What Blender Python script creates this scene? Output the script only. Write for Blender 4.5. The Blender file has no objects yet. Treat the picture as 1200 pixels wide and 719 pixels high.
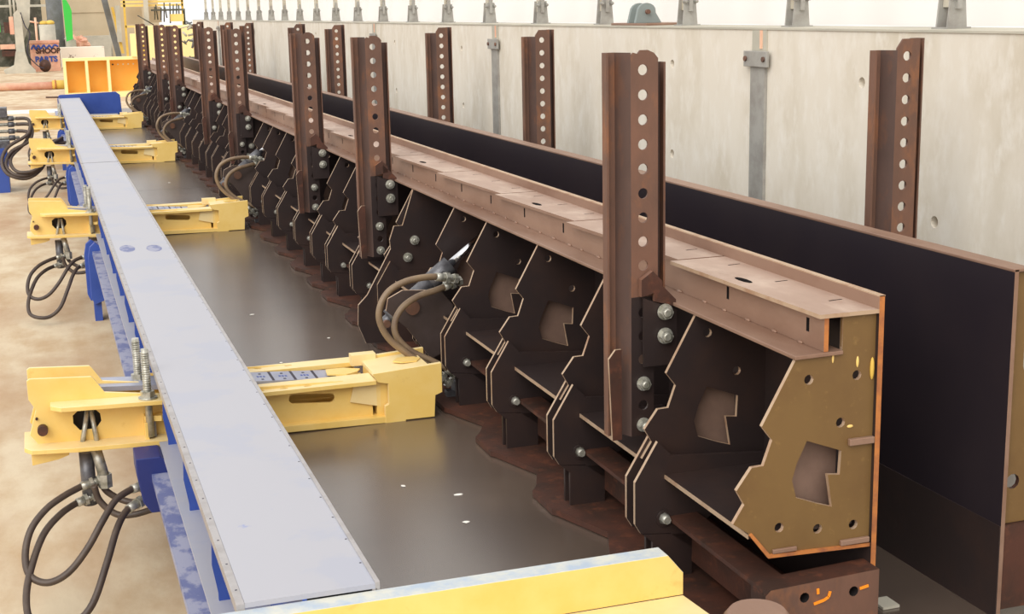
import bpy, bmesh, math, random
from mathutils import Vector, Matrix
from mathutils.geometry import tessellate_polygon
random.seed(7)
H = 2.05                      # camera height over the hall floor (all z below are written relative to the lens height)
SC = bpy.context.scene
COL = SC.collection

# ------------------------------------------------------------------ camera
yaw, pit, rol = .321304910, .210730514, .0209622905
f = Vector((math.sin(yaw)*math.cos(pit), math.cos(yaw)*math.cos(pit), -math.sin(pit)))
r = Vector((math.cos(yaw), -math.sin(yaw), 0)); d = f.cross(r)
r2 = r*math.cos(rol)+d*math.sin(rol); d2 = -r*math.sin(rol)+d*math.cos(rol)
cam = bpy.data.cameras.new('camera'); co = bpy.data.objects.new('camera', cam); COL.objects.link(co)
cam.sensor_width = 36; cam.lens = 1638.9/1200*36; cam.clip_start = .05; cam.clip_end = 400
m = Matrix((r2, -d2, -f)).transposed().to_4x4(); m.translation = (0, 0, H)
co.matrix_world = m; SC.camera = co
# ------------------------------------------------------------------ world, lights, exposure
w = bpy.data.worlds.new('world'); SC.world = w; w.use_nodes = True
bg = w.node_tree.nodes['Background']; bg.inputs[0].default_value = (1, .99, .975, 1); bg.inputs[1].default_value = .96
def light(name, kind, loc, rot, energy, **k):
    l = bpy.data.lights.new(name, kind); l.energy = energy
    for a, b in k.items(): setattr(l, a, b)
    o = bpy.data.objects.new(name, l); o.location = loc; o.rotation_euler = rot; COL.objects.link(o)
light('sun', 'SUN', (0, 0, 12), (math.radians(36), math.radians(-40), 0), 2.0, angle=math.radians(50), color=(1, .96, .9))
vs = SC.view_settings; vs.view_transform = 'Standard'; vs.look = 'None'; vs.exposure = 0.2; vs.gamma = 1; vs.use_curve_mapping = False

# ------------------------------------------------------------------ materials
def lin(c):
    return tuple((x/255/12.92 if x/255 <= .04045 else ((x/255+.055)/1.055)**2.4) for x in c)+(1,)
def mat(name, c, rough=.5, metal=0, c2=None, scale=6, amount=.5, c3=None, s3=40, a3=.62, stretch=(1, 1, 1), bump=0, bs=60, spec=.5, soft=.12, detail=6):
    M = bpy.data.materials.new(name); M.use_nodes = True; nt = M.node_tree; N = nt.nodes; L = nt.links
    b = N['Principled BSDF']; b.inputs['Roughness'].default_value = rough; b.inputs['Metallic'].default_value = metal
    b.inputs['Base Color'].default_value = lin(c); b.inputs['Specular IOR Level'].default_value = spec
    geo = N.new('ShaderNodeNewGeometry'); mp = N.new('ShaderNodeMapping'); mp.inputs['Scale'].default_value = stretch
    L.new(geo.outputs['Position'], mp.inputs[0])
    src = None
    def layer(src, base, c2, scale, th):
        n = N.new('ShaderNodeTexNoise'); n.inputs['Scale'].default_value = scale; n.inputs['Detail'].default_value = detail; n.inputs['Roughness'].default_value = .62
        L.new(mp.outputs[0], n.inputs['Vector'])
        rp = N.new('ShaderNodeValToRGB'); rp.color_ramp.elements[0].position = max(0, th-soft); rp.color_ramp.elements[1].position = min(1, th+soft)
        L.new(n.outputs['Fac'], rp.inputs[0])
        mx = N.new('ShaderNodeMixRGB'); L.new(rp.outputs[0], mx.inputs[0])
        if src: L.new(src, mx.inputs[1])
        else: mx.inputs[1].default_value = lin(base)
        mx.inputs[2].default_value = lin(c2)
        return mx.outputs[0]
    if c2: src = layer(src, c, c2, scale, amount)
    if c3: src = layer(src, c, c3, s3, a3)
    if src: L.new(src, b.inputs['Base Color'])
    if bump:
        n = N.new('ShaderNodeTexNoise'); n.inputs['Scale'].default_value = bs; n.inputs['Detail'].default_value = 5
        L.new(mp.outputs[0], n.inputs['Vector'])
        bp = N.new('ShaderNodeBump'); bp.inputs['Strength'].default_value = bump; bp.inputs['Distance'].default_value = .01
        L.new(n.outputs['Fac'], bp.inputs['Height']); L.new(bp.outputs[0], b.inputs['Normal'])
    return M
m_floor = mat('sandy_concrete_floor', (212, 194, 164), .75, c2=(190, 162, 126), scale=3.4, amount=.54, c3=(176, 142, 108), s3=.9, a3=.56, stretch=(1, .5, 1), bump=.25, bs=14, detail=9)
m_wall = mat('cast_concrete', (222, 214, 200), .85, c2=(208, 198, 180), scale=3.2, amount=.56, c3=(228, 222, 211), s3=13, a3=.6, stretch=(1, 1.2, .6), bump=.12, bs=30)
m_bed = mat('dark_bed_steel', (98, 83, 72), .26, 0, c2=(84, 71, 62), scale=1.4, amount=.5, c3=(124, 112, 102), s3=34, a3=.74, stretch=(.5, 1, 1))
m_bed.node_tree.nodes['Principled BSDF'].inputs['IOR'].default_value = 2.0; m_bed.node_tree.nodes['Principled BSDF'].inputs['Specular IOR Level'].default_value = .9
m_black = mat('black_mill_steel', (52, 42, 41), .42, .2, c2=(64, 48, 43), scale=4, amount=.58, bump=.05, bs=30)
m_formwall = mat('black_form_sheet', (46, 39, 45), .3, .2, c2=(52, 44, 48), scale=2, amount=.55)
m_cut = mat('bright_cut_edge', (186, 160, 134), .5, .2, c2=(160, 120, 92), scale=12, amount=.6)
m_gold = mat('rusty_cut_edge', (190, 120, 62), .6, .1, c2=(150, 92, 60), scale=20, amount=.55)
m_rust = mat('brown_rusted_steel', (120, 86, 70), .6, .15, c2=(100, 74, 62), scale=5, amount=.5, c3=(150, 98, 64), s3=14, a3=.66, stretch=(1, 1, .5), bump=.1, bs=70)
m_rust_shade = mat('shaded_rusted_steel', (96, 74, 66), .6, .15, c2=(82, 64, 58), scale=6, amount=.5, c3=(120, 80, 58), s3=14, a3=.66, stretch=(1, 1, .5))  # darker version of the post rust, side-wall shade put into the colour
m_rustd = mat('dark_rust', (84, 50, 38), .6, .15, c2=(62, 42, 34), scale=6, amount=.5, c3=(112, 66, 46), s3=22, a3=.66, bump=.1, bs=60)
m_flange = mat('dusty_brown_flange', (182, 156, 140), .5, .25, c2=(162, 134, 118), scale=3, amount=.52, c3=(200, 178, 162), s3=9, a3=.6, stretch=(1, .5, 1), bump=.04, bs=50)
m_lip = mat('brown_lip_steel', (152, 122, 104), .48, .25, c2=(130, 98, 80), scale=4, amount=.55, stretch=(1, .4, 1), bump=.05, bs=50)
m_olive = mat('olive_primer', (118, 90, 50), .55, 0, c2=(108, 80, 44), scale=4, amount=.55, c3=(146, 116, 66), s3=40, a3=.72)
m_white = mat('dusty_white_paint', (176, 176, 184), .45, .1, c2=(171, 173, 185), scale=3, amount=.55, c3=(136, 146, 190), s3=9, a3=.73, soft=.03)
m_strip = mat('grey_edge_steel', (176, 172, 172), .45, .3, c2=(160, 155, 154), scale=14, amount=.55)
m_blue = mat('blue_paint', (56, 84, 164), .4, c2=(46, 74, 152), scale=5, amount=.55)
m_navy = mat('navy_blue_paint', (34, 46, 110), .45)
m_worn = mat('worn_blue_paint', (98, 106, 150), .5, c2=(150, 152, 174), scale=16, amount=.47, stretch=(1, .6, 1), soft=.05)
m_paleb = mat('chalky_blue_paint', (170, 184, 200), .6, c2=(206, 206, 196), scale=14, amount=.5)
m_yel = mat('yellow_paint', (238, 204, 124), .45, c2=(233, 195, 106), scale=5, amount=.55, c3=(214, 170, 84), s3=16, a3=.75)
m_pale = mat('pale_yellow_paint', (238, 216, 162), .5, c2=(234, 206, 144), scale=5, amount=.56, c3=(214, 180, 120), s3=16, a3=.76)  # paler yellow for flange faces, cheek edges and top plates
m_bar = mat('grey_scale_bar', (168, 172, 190), .4, .3, c2=(150, 152, 172), scale=8, amount=.55)
m_ink = mat('dark_marking', (50, 44, 60), .6)
m_zinc = mat('zinc_steel', (190, 188, 178), .35, .5, c2=(140, 138, 124), scale=40, amount=.55)
m_chrome = mat('chrome_rod', (225, 225, 228), .15, 1)
m_cyl = mat('grey_cylinder_steel', (108, 108, 112), .4, .4, c2=(78, 76, 80), scale=20, amount=.52)
m_hose = mat('brown_rubber_hose', (140, 118, 92), .5, 0, c2=(116, 96, 78), scale=10, amount=.5)
m_hosed = mat('dark_rubber_hose', (84, 70, 60), .5, 0, c2=(66, 54, 48), scale=10, amount=.5)
m_galv = mat('galvanised_steel', (168, 166, 160), .5, .2, c2=(148, 144, 138), scale=12, amount=.5)
m_galvp = mat('pale_purlin_steel', (196, 190, 174), .55, .1, c2=(170, 160, 140), scale=12, amount=.55)
m_lug = mat('grey_painted_steel', (132, 142, 140), .5)
m_dark = mat('dark_void_steel', (28, 22, 22), .7)
m_orange = mat('orange_paint', (250, 190, 86), .5, c2=(248, 182, 74), scale=2, amount=.5)
m_cream = mat('cream_yellow_paint', (252, 226, 160), .5)
m_beige = mat('beige_panel', (190, 174, 146), .8, c2=(182, 166, 138), scale=1, amount=.5)
m_green = mat('green_paint', (58, 190, 70), .5)
m_pink = mat('faded_red_paint', (222, 160, 136), .7, c2=(236, 190, 160), scale=3, amount=.5)
m_greybg = mat('slate_grey', (112, 114, 116), .7, c2=(92, 92, 88), scale=2, amount=.5)
m_darkbg = mat('dark_machine', (84, 80, 70), .8, c2=(62, 66, 50), scale=1.5, amount=.5, c3=(120, 116, 104), s3=4, a3=.6)
m_lightbg = mat('pale_painted_steel', (196, 190, 174), .7, c2=(176, 172, 158), scale=2, amount=.5)
m_splat = mat('white_splattered_steel', (240, 228, 212), .7, c2=(96, 66, 54), scale=3.2, amount=.66, soft=.03, detail=8)
m_orpaint = mat('orange_spray_paint', (255, 150, 30), .6)
m_tarn = mat('weathered_teal_steel', (104, 122, 124), .7, c2=(150, 144, 128), scale=3, amount=.5)
m_yellowbg = mat('ochre_paint', (226, 190, 90), .6, c2=(206, 168, 70), scale=2, amount=.5)
m_dust = mat('white_dust', (240, 236, 228), .9)
m_stripf = mat('pale_floor_paint', (246, 240, 232), .8, c2=(230, 216, 200), scale=1, amount=.5)
# translucent hall sheeting
m_fab = bpy.data.materials.new('white_translucent_sheeting'); m_fab.use_nodes = True
_n = m_fab.node_tree; _n.nodes.clear()
_o = _n.nodes.new('ShaderNodeOutputMaterial'); _a = _n.nodes.new('ShaderNodeBsdfDiffuse'); _b = _n.nodes.new('ShaderNodeBsdfTranslucent'); _m = _n.nodes.new('ShaderNodeMixShader')
_a.inputs[0].default_value = _b.inputs[0].default_value = (.97, .97, .965, 1)
_n.links.new(_a.outputs[0], _m.inputs[1]); _n.links.new(_b.outputs[0], _m.inputs[2]); _n.links.new(_m.outputs[0], _o.inputs[0])

# ------------------------------------------------------------------ mesh helpers
def wloc(o):
    v = Vector((0, 0, 0))
    while o: v += o.location; o = o.parent
    return v
class MB:
    def __init__(s): s.v = []; s.f = []; s.m = []; s.s = []; s.mats = []
    def mi(s, mt):
        if mt not in s.mats: s.mats.append(mt)
        return s.mats.index(mt)
    def face(s, idx, mt, sm=False): s.f.append(idx); s.m.append(s.mi(mt)); s.s.append(sm)
    def box(s, x0, x1, y0, y1, z0, z1, mt, top=None):
        b = len(s.v)
        for x in (x0, x1):
            for y in (y0, y1):
                for z in (z0, z1): s.v.append((x, y, z))
        for k, q in enumerate(((0, 1, 3, 2), (4, 6, 7, 5), (0, 4, 5, 1), (2, 3, 7, 6), (0, 2, 6, 4), (1, 5, 7, 3))):
            s.face([b+i for i in q], top if (top and k == 5) else mt)
        return s
    def hexa(s, pts, mt):           # 8 points: bottom four, top four, both the same way round
        b = len(s.v); s.v += [tuple(p) for p in pts]
        for q in ((3, 2, 1, 0), (4, 5, 6, 7), (0, 1, 5, 4), (1, 2, 6, 5), (2, 3, 7, 6), (3, 0, 4, 7)): s.face([b+i for i in q], mt)
        return s
    def prism(s, outer, a, b_, mt, plane='xz', holes=(), edge=None, hedge=None):
        edge = edge or mt; hedge = hedge or edge
        def P(p, t): return (p[0], t, p[1]) if plane == 'xz' else ((t, p[0], p[1]) if plane == 'yz' else (p[0], p[1], t))
        loops = [list(outer)]+[list(h) for h in holes]
        fl = [p for l in loops for p in l]; n = len(fl); base = len(s.v)
        s.v += [P(p, a) for p in fl]+[P(p, b_) for p in fl]
        for t in tessellate_polygon([[Vector((p[0], p[1], 0)) for p in l] for l in loops]):
            s.face([base+i for i in t], mt); s.face([base+n+i for i in reversed(t)], mt)
        k = 0
        for li, l in enumerate(loops):
            c = len(l)
            for i in range(c):
                j = (i+1) % c; s.face([base+k+i, base+k+j, base+n+k+j, base+n+k+i], edge if li == 0 else hedge)
            k += c
        return s
    def cyl(s, p0, p1, r0, mt, seg=16, r1=None, smooth=True, rot=0):
        p0 = Vector(p0); p1 = Vector(p1); r1 = r0 if r1 is None else r1
        z = (p1-p0).normalized(); x = z.orthogonal().normalized(); y = z.cross(x); b = len(s.v)
        for p, rr in ((p0, r0), (p1, r1)):
            for i in range(seg):
                a = 2*math.pi*i/seg+rot; s.v.append(tuple(p+(x*math.cos(a)+y*math.sin(a))*rr))
        for i in range(seg):
            j = (i+1) % seg; s.face([b+i, b+j, b+seg+j, b+seg+i], mt, smooth)
        s.face([b+i for i in reversed(range(seg))], mt); s.face([b+seg+i for i in range(seg)], mt)
        return s
    def tube(s, pts, rad, mt, seg=10, sub=6):
        P = [Vector(p) for p in pts]; out = []
        for i in range(len(P)-1):      # catmull rom
            a = P[max(i-1, 0)]; b = P[i]; c = P[i+1]; e = P[min(i+2, len(P)-1)]
            for k in range(sub):
                t = k/sub; out.append(.5*((2*b)+(c-a)*t+(2*a-5*b+4*c-e)*t*t+(3*b-a-3*c+e)*t**3))
        out.append(P[-1]); base = len(s.v); x = None
        for i, p in enumerate(out):
            z = (out[min(i+1, len(out)-1)]-out[max(i-1, 0)]).normalized()
            x = z.orthogonal().normalized() if x is None else (x-z*x.dot(z)).normalized(); y = z.cross(x)
            for k in range(seg):
                a = 2*math.pi*k/seg; s.v.append(tuple(p+(x*math.cos(a)+y*math.sin(a))*rad))
        for i in range(len(out)-1):
            for k in range(seg):
                j = (k+1) % seg; s.face([base+i*seg+k, base+i*seg+j, base+(i+1)*seg+j, base+(i+1)*seg+k], mt, True)
        s.face([base+k for k in reversed(range(seg))], mt); e = base+(len(out)-1)*seg; s.face([e+k for k in range(seg)], mt)
        return s
    def bolt(s, x, y, z, rr=.017, mt=None, washer=True):      # hex bolt head facing the camera side (-Y)
        mt = mt or m_zinc
        if washer: s.cyl((x, y, z), (x, y-.004, z), rr*1.25, mt, 16)
        s.cyl((x, y-.004, z), (x, y-.02, z), rr, mt, 6, smooth=False, rot=.3)
        s.cyl((x, y-.02, z), (x, y-.024, z), rr*.8, mt, 12, r1=rr*.5)
        return s
    def blob(s, c, rx, ry, rz, mt, seg=12, rings=8, noise=0):
        b = len(s.v)
        for i in range(rings+1):
            th = math.pi*i/rings
            for k in range(seg):
                a = 2*math.pi*k/seg; q = 1+random.uniform(-noise, noise)
                s.v.append((c[0]+rx*q*math.sin(th)*math.cos(a), c[1]+ry*q*math.sin(th)*math.sin(a), c[2]+rz*q*math.cos(th)))
        for i in range(rings):
            for k in range(seg):
                j = (k+1) % seg; s.face([b+i*seg+k, b+(i+1)*seg+k, b+(i+1)*seg+j, b+i*seg+j], mt, noise == 0)
        return s
    def build(s, name, parent=None, bevel=0):
        if parent: off = wloc(parent)
        else:
            xs, ys, zs = zip(*s.v); off = Vector(((min(xs)+max(xs))/2, (min(ys)+max(ys))/2, min(zs)+H))
        me = bpy.data.meshes.new(name)
        me.from_pydata([(x-off.x, y-off.y, z+H-off.z) for x, y, z in s.v], [], s.f)
        for mt in s.mats: me.materials.append(mt)
        me.polygons.foreach_set('material_index', s.m); me.polygons.foreach_set('use_smooth', s.s)
        bm = bmesh.new(); bm.from_mesh(me); bmesh.ops.remove_doubles(bm, verts=bm.verts, dist=1e-6) if False else None
        bmesh.ops.recalc_face_normals(bm, faces=bm.faces); bm.to_mesh(me); bm.free(); me.update()
        o = bpy.data.objects.new(name, me); COL.objects.link(o)
        if parent: o.parent = parent
        else: o.location = off
        if bevel:
            md = o.modifiers.new('bevel', 'BEVEL'); md.width = bevel; md.segments = 2; md.limit_method = 'ANGLE'; md.angle_limit = math.radians(40)
        return o
def tag(o, label, cat, group=None):
    o['label'] = label; o['category'] = cat
    if group: o['group'] = group
    return o
def thing(name, loc, label, cat, group=None):
    o = bpy.data.objects.new(name, None); o.empty_display_size = .1; COL.objects.link(o); o.location = (loc[0], loc[1], loc[2]+H)
    return tag(o, label, cat, group)
def structure(o): o['kind'] = 'structure'; return o
def copy_tree(o, parent=None):
    c = o.copy(); COL.objects.link(c); c.parent = parent
    for ch in list(o.children): copy_tree(ch, c)
    return c
def circ(x, z, rr, n=14, sx=1, ph=0): return [(x+rr*sx*math.cos(2*math.pi*i/n+ph), z+rr*math.sin(2*math.pi*i/n+ph)) for i in range(n)]
def pill(x, z, hl, hr, n=7, slope=0):
    p = [(x+hl-hr+hr*math.cos(-math.pi/2+math.pi*i/n), z+hr*math.sin(-math.pi/2+math.pi*i/n)+slope*hl) for i in range(n+1)]
    return p+[(x-hl+hr+hr*math.cos(math.pi/2+math.pi*i/n), z+hr*math.sin(math.pi/2+math.pi*i/n)-slope*hl) for i in range(n+1)]
def rect(a, b, c, e): return [(a, c), (b, c), (b, e), (a, e)]
ORD = ['nearest', 'second', 'third', 'fourth', 'fifth', 'sixth', 'seventh', 'eighth', 'ninth', 'tenth', 'eleventh', 'twelfth', 'thirteenth', 'fourteenth',
       'fifteenth', 'sixteenth', 'seventeenth', 'eighteenth', 'nineteenth', 'twentieth', 'twenty-first', 'twenty-second', 'twenty-third', 'twenty-fourth']

# ================================================================== the setting
FZ = -H
structure(MB().box(-30, 30, -6, 110, FZ-.1, FZ, m_floor).build('floor'))
# concrete wall of cast panels with tie holes
holes = [(4.553, -.299), (4.073, -.754), (6.2, -.28), (6.2, -.71), (8.1, -.28), (8.1, -.70), (9.728, -.279), (9.72, -.68), (11.7, -.269), (11.7, -.67), (15.2, -.236), (15.2, -.64), (13.4, -.26), (13.4, -.66)]
mb = MB()
mb.prism(rect(-1, 27.4, FZ, -.112), 2.9, 2.93, m_wall, 'yz', holes=[circ(a, b, .021, 12) for a, b in holes])
mb.box(2.93, 3.22, -1, 27.4, FZ, -.112, m_wall)
structure(mb.build('wall_right'))
structure(MB().box(2.895, 3.24, -1, 27.4, -.1118, -.104, m_lightbg).build('trim_1'))
# sheeting above the wall, sagging a little between its posts
mb = MB(); N_ = 180
for i in range(N_+1):
    y = -1+28.4*i/N_
    for z in (-.104, .5, 2.6): mb.v.append((3.32+.05*math.cos(2*math.pi*(y-4.25)/1.06)+.1*(z+.1), y, z))
for i in range(N_):
    for k in (0, 1): mb.face([i*3+k, i*3+3+k, i*3+4+k, i*3+1+k], m_fab, True)
structure(mb.build('wall_sheeting'))
# far end wall of the hall
structure(MB().box(-14, 6, 72, 72.3, FZ, 3, m_beige).build('wall_back'))
structure(MB().box(-8, 1.3, 32.6, 33.9, FZ, FZ+.004, m_stripf).build('trim_2'))

# joint strips on the wall
for i, y in enumerate((5.33, 8.93, 12.42, 16.1, 19.7, 23.5)):
    t = thing('joint_strip', (2.9, y, -1.3), 'grey steel strip covering the %s wall panel joint from the right edge' % ('first' if i == 0 else ORD[i]), 'strip', 'steel strips over the concrete panel joints')
    MB().box(2.886, 2.8995, y-.062, y+.062, -1.8, -.21, m_galv).build('cover_strip', t)
    MB().box(2.892, 2.8995, y-.06, y+.06, -.21, -.114, m_lightbg).box(2.888, 2.8925, y-.03, y-.012, -.19, -.114, m_pink).build('upper_strip', t)
    k = MB().box(2.872, 2.886, y-.1, y+.1, -.265, -.2, m_galv).build('clamp_plate', t, .002)
    for sgn in (-1, 1): MB().cyl((2.872, y+sgn*.078, -.232), (2.864, y+sgn*.078, -.232), .011, m_rust, 8).build('bolt', k)

# anchor brackets and their upright tubes
def bracket():
    t = thing('anchor_bracket', (3.05, 4.25, -.104), '', '')
    y = 4.25
    MB().prism([(3.02, -.104), (3.10, -.104), (3.088, .035), (3.032, .035)], y-.035, y-.027, m_galv).prism([(3.02, -.104), (3.10, -.104), (3.088, .035), (3.032, .035)], y+.027, y+.035, m_galv).box(3.01, 3.11, y-.045, y+.045, -.104, -.098, m_galv).build('foot', t)
    MB().box(3.042, 3.078, y-.026, y+.026, -.03, 1.6, m_galvp).build('upright_tube', t)
    for x in (3.028, 3.086): MB().bolt(x, y-.035, .012, .009, m_galv).build('bolt', t)
    MB().box(3.048, 3.068, y-.05, y-.035, -.035, .09, m_galv).build('clip', t)
    return t
b0 = bracket()
for i in range(22):
    o = b0 if i == 0 else copy_tree(b0)
    y = 4.25+1.062*i
    o.location.y = y
    tag(o, 'steel anchor bracket with thin upright tube on wall top, %s from the right edge' % ('first' if i == 0 else ORD[i]), 'bracket', 'anchor brackets along the concrete wall top')
# lifting lug
t = thing('lifting_lug', (3.0, 6.84, -.104), 'grey rounded lifting lug with a pin on top of the concrete wall', 'lug')
MB().box(2.95, 3.2, 6.62, 7.08, -.104, -.092, m_lip).build('base_plate', t, .002)
arch = [(2.97, -.092), (3.1, -.092)]+[(3.025+.045*math.cos(a*math.pi/8), -.02+.045*math.sin(a*math.pi/8)) for a in range(9)]
def lugp(y0, y1): return MB().prism([(2.955, -.092), (3.105, -.092), (3.072, -.04)]+[(3.022+.052*math.cos(a*math.pi/8), -.035+.045*math.sin(a*math.pi/8)) for a in range(1, 8)]+[(2.968, -.04)], y0, y1, m_lug)
lugp(6.77, 6.79).build('cheek_plate', t, .002); lugp(6.86, 6.88).build('cheek_plate', t, .002)
MB().cyl((3.022, 6.75, -.035), (3.022, 6.9, -.035), .012, m_rust, 12).build('pin', t)

# ================================================================== casting bed
for i, (y0, y1) in enumerate(((1.2, 13.09), (13.1, 25.2))):
    t = thing('casting_bed', (1.3, (y0+y1)/2, FZ), ('dark steel casting bed table in the foreground, near side of the seam' if i == 0 else 'dark steel casting bed table beyond the seam, towards the blue end plate'), 'casting bed', 'steel casting bed tables')
    MB().box(.40, 2.62, y0, y1, -1.585, -1.56, m_bed).build('top_plate', t)
    MB().box(.265, .40, y0, y1, -1.585, -1.559, m_worn).build('edge_strip', t)
    b = MB().box(.70, .715, y0+.01, y1-.01, FZ+.01, -1.585, m_blue)
    b.box(.66, .76, y0+.01, y1-.01, FZ, FZ+.012, m_blue)
    b.build('side_beam', t)
    MB().box(2.55, 2.57, y0+.01, y1-.01, FZ, -1.585, m_blue).build('side_beam', t)
    k = MB(); yy = y0+.4
    while yy < y1: k.box(.72, 2.55, yy, yy+.02, FZ, -1.585, m_blue); yy += 1.3
    k.build('cross_members', t)

# ================================================================== inner mould side (ribbed girder)
Y0, Y1 = 2.8, 24.0
form = thing('ribbed_mould_side', (1.7, 13.4, -1.545), 'long black and brown ribbed steel mould side with stepped ribs and rusty top flange', 'mould side')
MB().prism(rect(Y0-.012, Y1, -1.544, -.682), 1.843, 1.857, m_black, 'yz', edge=m_gold).build('back_plate', form)
MB().box(1.8405, 1.843, Y0-.012, Y1, -.714, -.684, m_lip).box(1.8405, 1.858, Y0-.012, Y1, -.684, -.681, m_cut).build('top_strip', form)
# horizontal top plate with stepped front edge and slots
mb = MB(); y = Y0-.012; step = 0
fr = [(Y0-.012, 1.684)]; yy = Y0-.012
while yy < Y1-.6:
    L_ = .80 if step % 2 == 0 else .82
    yy += L_; fr += [(yy-.012, 1.662 if step % 2 else 1.668), (yy, 1.698)]; step += 1
fr.append((Y1, 1.69))
seg_y = [p for p in fr]
for i in range(len(fr)//2):
    a = fr[2*i]; b = fr[2*i+1] if 2*i+1 < len(fr) else (Y1, 1.69)
    if b[0]-a[0] < .2: continue
    ho = []
    yy = a[0]+.13
    while yy < b[0]-.05:
        ho.append([(1.785, yy-.004), (1.825, yy+.002), (1.825, yy+.008), (1.785, yy+.004)]); yy += .265
    if i % 2 == 0: ho.append([(1.722+.013*math.cos(q*math.pi/5), a[0]+.45+.045*math.sin(q*math.pi/5)) for q in range(10)])
    mb.prism([(a[1], a[0]), (b[1], b[0]), (1.843, b[0]), (1.843, a[0])], -.724, -.714, m_flange, 'xy', holes=ho, edge=m_cut if i == 0 else m_lip, hedge=m_dark)
mb.build('top_plate', form)
# slotted web
mb = MB(); y = Y0-.005; sl = [2.87+.413*i for i in range(52)]
while y < Y1-.01:
    e = min(y+4.13, Y1)
    mb.prism(rect(y, e, -.806, -.724), 1.700, 1.712, m_lip, 'yz', holes=[rect(q-.007, q+.007, -.772, -.738) for q in sl if y+.02 < q < e-.02], edge=m_gold, hedge=m_dark)
    y = e
mb.build('slotted_web', form)
MB().prism([(1.622, -.818), (1.75, -.816), (1.75, -.806), (1.622, -.808)], Y0-.01, Y1, m_lip, edge=m_lip).build('lower_lip', form, .002)
mb = MB(); yy = Y0+.1
while yy < Y1:
    mb.blob((1.698, yy, -.805), .005, .010+random.random()*.01, .005, m_lip, 6, 4); yy += .11+random.random()*.05
o = mb.build('weld_beads', form)
o['kind'] = 'stuff'
MB().box(1.752, 1.842, Y0+.004, Y0+.008, -.8, -.722, m_olive).build('box_plate', form)

WIN = [(1.664, -1.021), (1.759, -1.057), (1.756, -1.117), (1.723, -1.113), (1.737, -1.196), (1.697, -1.183), (1.638, -1.16), (1.626, -1.115), (1.638, -1.074)]
HOL = [circ(a, b, .0125, 10) for a, b in ((1.665, -.871), (1.795, -.873), (1.754, -.986), (1.594, -1.229), (1.699, -1.247), (1.798, -1.25))]
RIB = [(1.63, -.818), (1.753, -.818), (1.753, -.724), (1.843, -.724), (1.843, -1.309), (1.565, -1.298), (1.515, -1.235), (1.471, -1.204), (1.50, -1.159), (1.479, -1.122), (1.518, -1.070), (1.549, -1.069), (1.571, -1.008), (1.543, -.972)]
LOW = [(1.497, -1.146), (1.431, -1.253), (1.431, -1.372), (1.448, -1.40), (1.60, -1.42), (1.625, -1.40), (1.68, -1.355), (1.76, -1.34), (1.842, -1.34), (1.842, -1.20), (1.56, -1.20)]
LH = [circ(1.60, -1.285, .012, 8), circ(1.74, -1.27, .012, 8)]
m_pivot = mat('grey_brown_pivot_steel', (84, 72, 70), .45, .2, c2=(72, 60, 56), scale=6, amount=.5)
def rib_mesh(mt, edge):
    return MB().prism(RIB, Y0, Y0+.012, mt, holes=[WIN]+HOL, edge=edge, hedge=m_cut)
# near end plate (olive) with its welds and paint marks
ep = rib_mesh(m_olive, m_cut).build('end_rib', form); ep['label'] = 'olive painted end rib'
MB().prism([(1.512, -1.236), (1.519, -1.232), (1.568, -1.292), (1.843, -1.302), (1.843, -1.311), (1.563, -1.301)], Y0-.006, Y0, m_gold).build('weld_bead', ep)
for q in ((1.575, 1.64, Y0-.008, Y0, -1.292, -1.281), (1.76, 1.84, Y0-.010, Y0, -1.298, -1.284), (1.775, 1.843, Y0-.012, Y0-.0, -1.045, -1.028)):
    MB().box(*q, m_lip).build('weld_bead', ep, .002)
for c, rx, ry, rz, mt in (((1.835, Y0-.002, -.86), .006, .005, .028, m_yellowbg), ((1.728, Y0-.0005, -.825), .003, .002, .012, m_yel), ((1.795, Y0-.001, -.84), .004, .002, .014, m_yel), ((1.78, Y0-.001, -.998), .009, .002, .004, m_yel)):
    MB().blob(c, rx, ry, rz, mt, 8, 6).build('paint_drip', ep)
m_inner = mat('mauve_brown_inner_plate', (134, 108, 94), .6, 0, c2=(116, 92, 80), scale=6, amount=.5)
def cover(parent, y): return MB().box(1.60, 1.775, y+.05, y+.056, -1.215, -1.005, m_inner).build('inner_cover', parent)
cover(ep, Y0)

base = [3.33, 3.958, 4.587, 5.182, 5.634, 6.327, 6.886, 7.52, 7.972]
ribs = []
k = 0
while base[k % 9]+5.2*(k//9) < Y1-.1: ribs.append(base[k % 9]+5.2*(k//9)); k += 1
rb = rib_mesh(m_black, m_cut).build('rib', form)
rme = rb.data
lowb = MB()
lowb.prism(LOW, Y0+.0125, Y0+.0235, m_black, edge=m_cut, holes=LH)
lowb.prism([(1.452, -1.402), (1.483, -1.43), (1.483, -1.538), (1.60, -1.538), (1.60, -1.42)], Y0, Y0+.012, m_black)  # neck edges stay black, shade below painted in place of bright cut edges
lo = lowb.build('lower_rib', form)
lo2 = MB().prism([(1.497, -1.146), (1.431, -1.253), (1.431, -1.372), (1.448, -1.40), (1.535, -1.41), (1.535, -1.185)], Y0-.045, Y0-.033, m_black, edge=m_cut).prism([(1.535, -1.19), (1.535, -1.41), (1.60, -1.46), (1.625, -1.40), (1.68, -1.355), (1.76, -1.34), (1.842, -1.34), (1.842, -1.215)], Y0-.045, Y0-.033, m_black, holes=LH).prism([(1.452, -1.402), (1.483, -1.43), (1.483, -1.538), (1.60, -1.538), (1.60, -1.42)], Y0-.045, Y0-.033, m_black).build('lower_rib', form)  # rear part and neck keep black edges as painted shade
bt = MB().cyl((1.516, Y0-.045, -1.364), (1.516, Y0-.049, -1.364), .024, m_black, 14).cyl((1.516, Y0-.049, -1.364), (1.516, Y0-.068, -1.364), .017, m_zinc, 8, r1=.011).build('bolt', lo2)
fixb = cover(rb, Y0)
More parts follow.
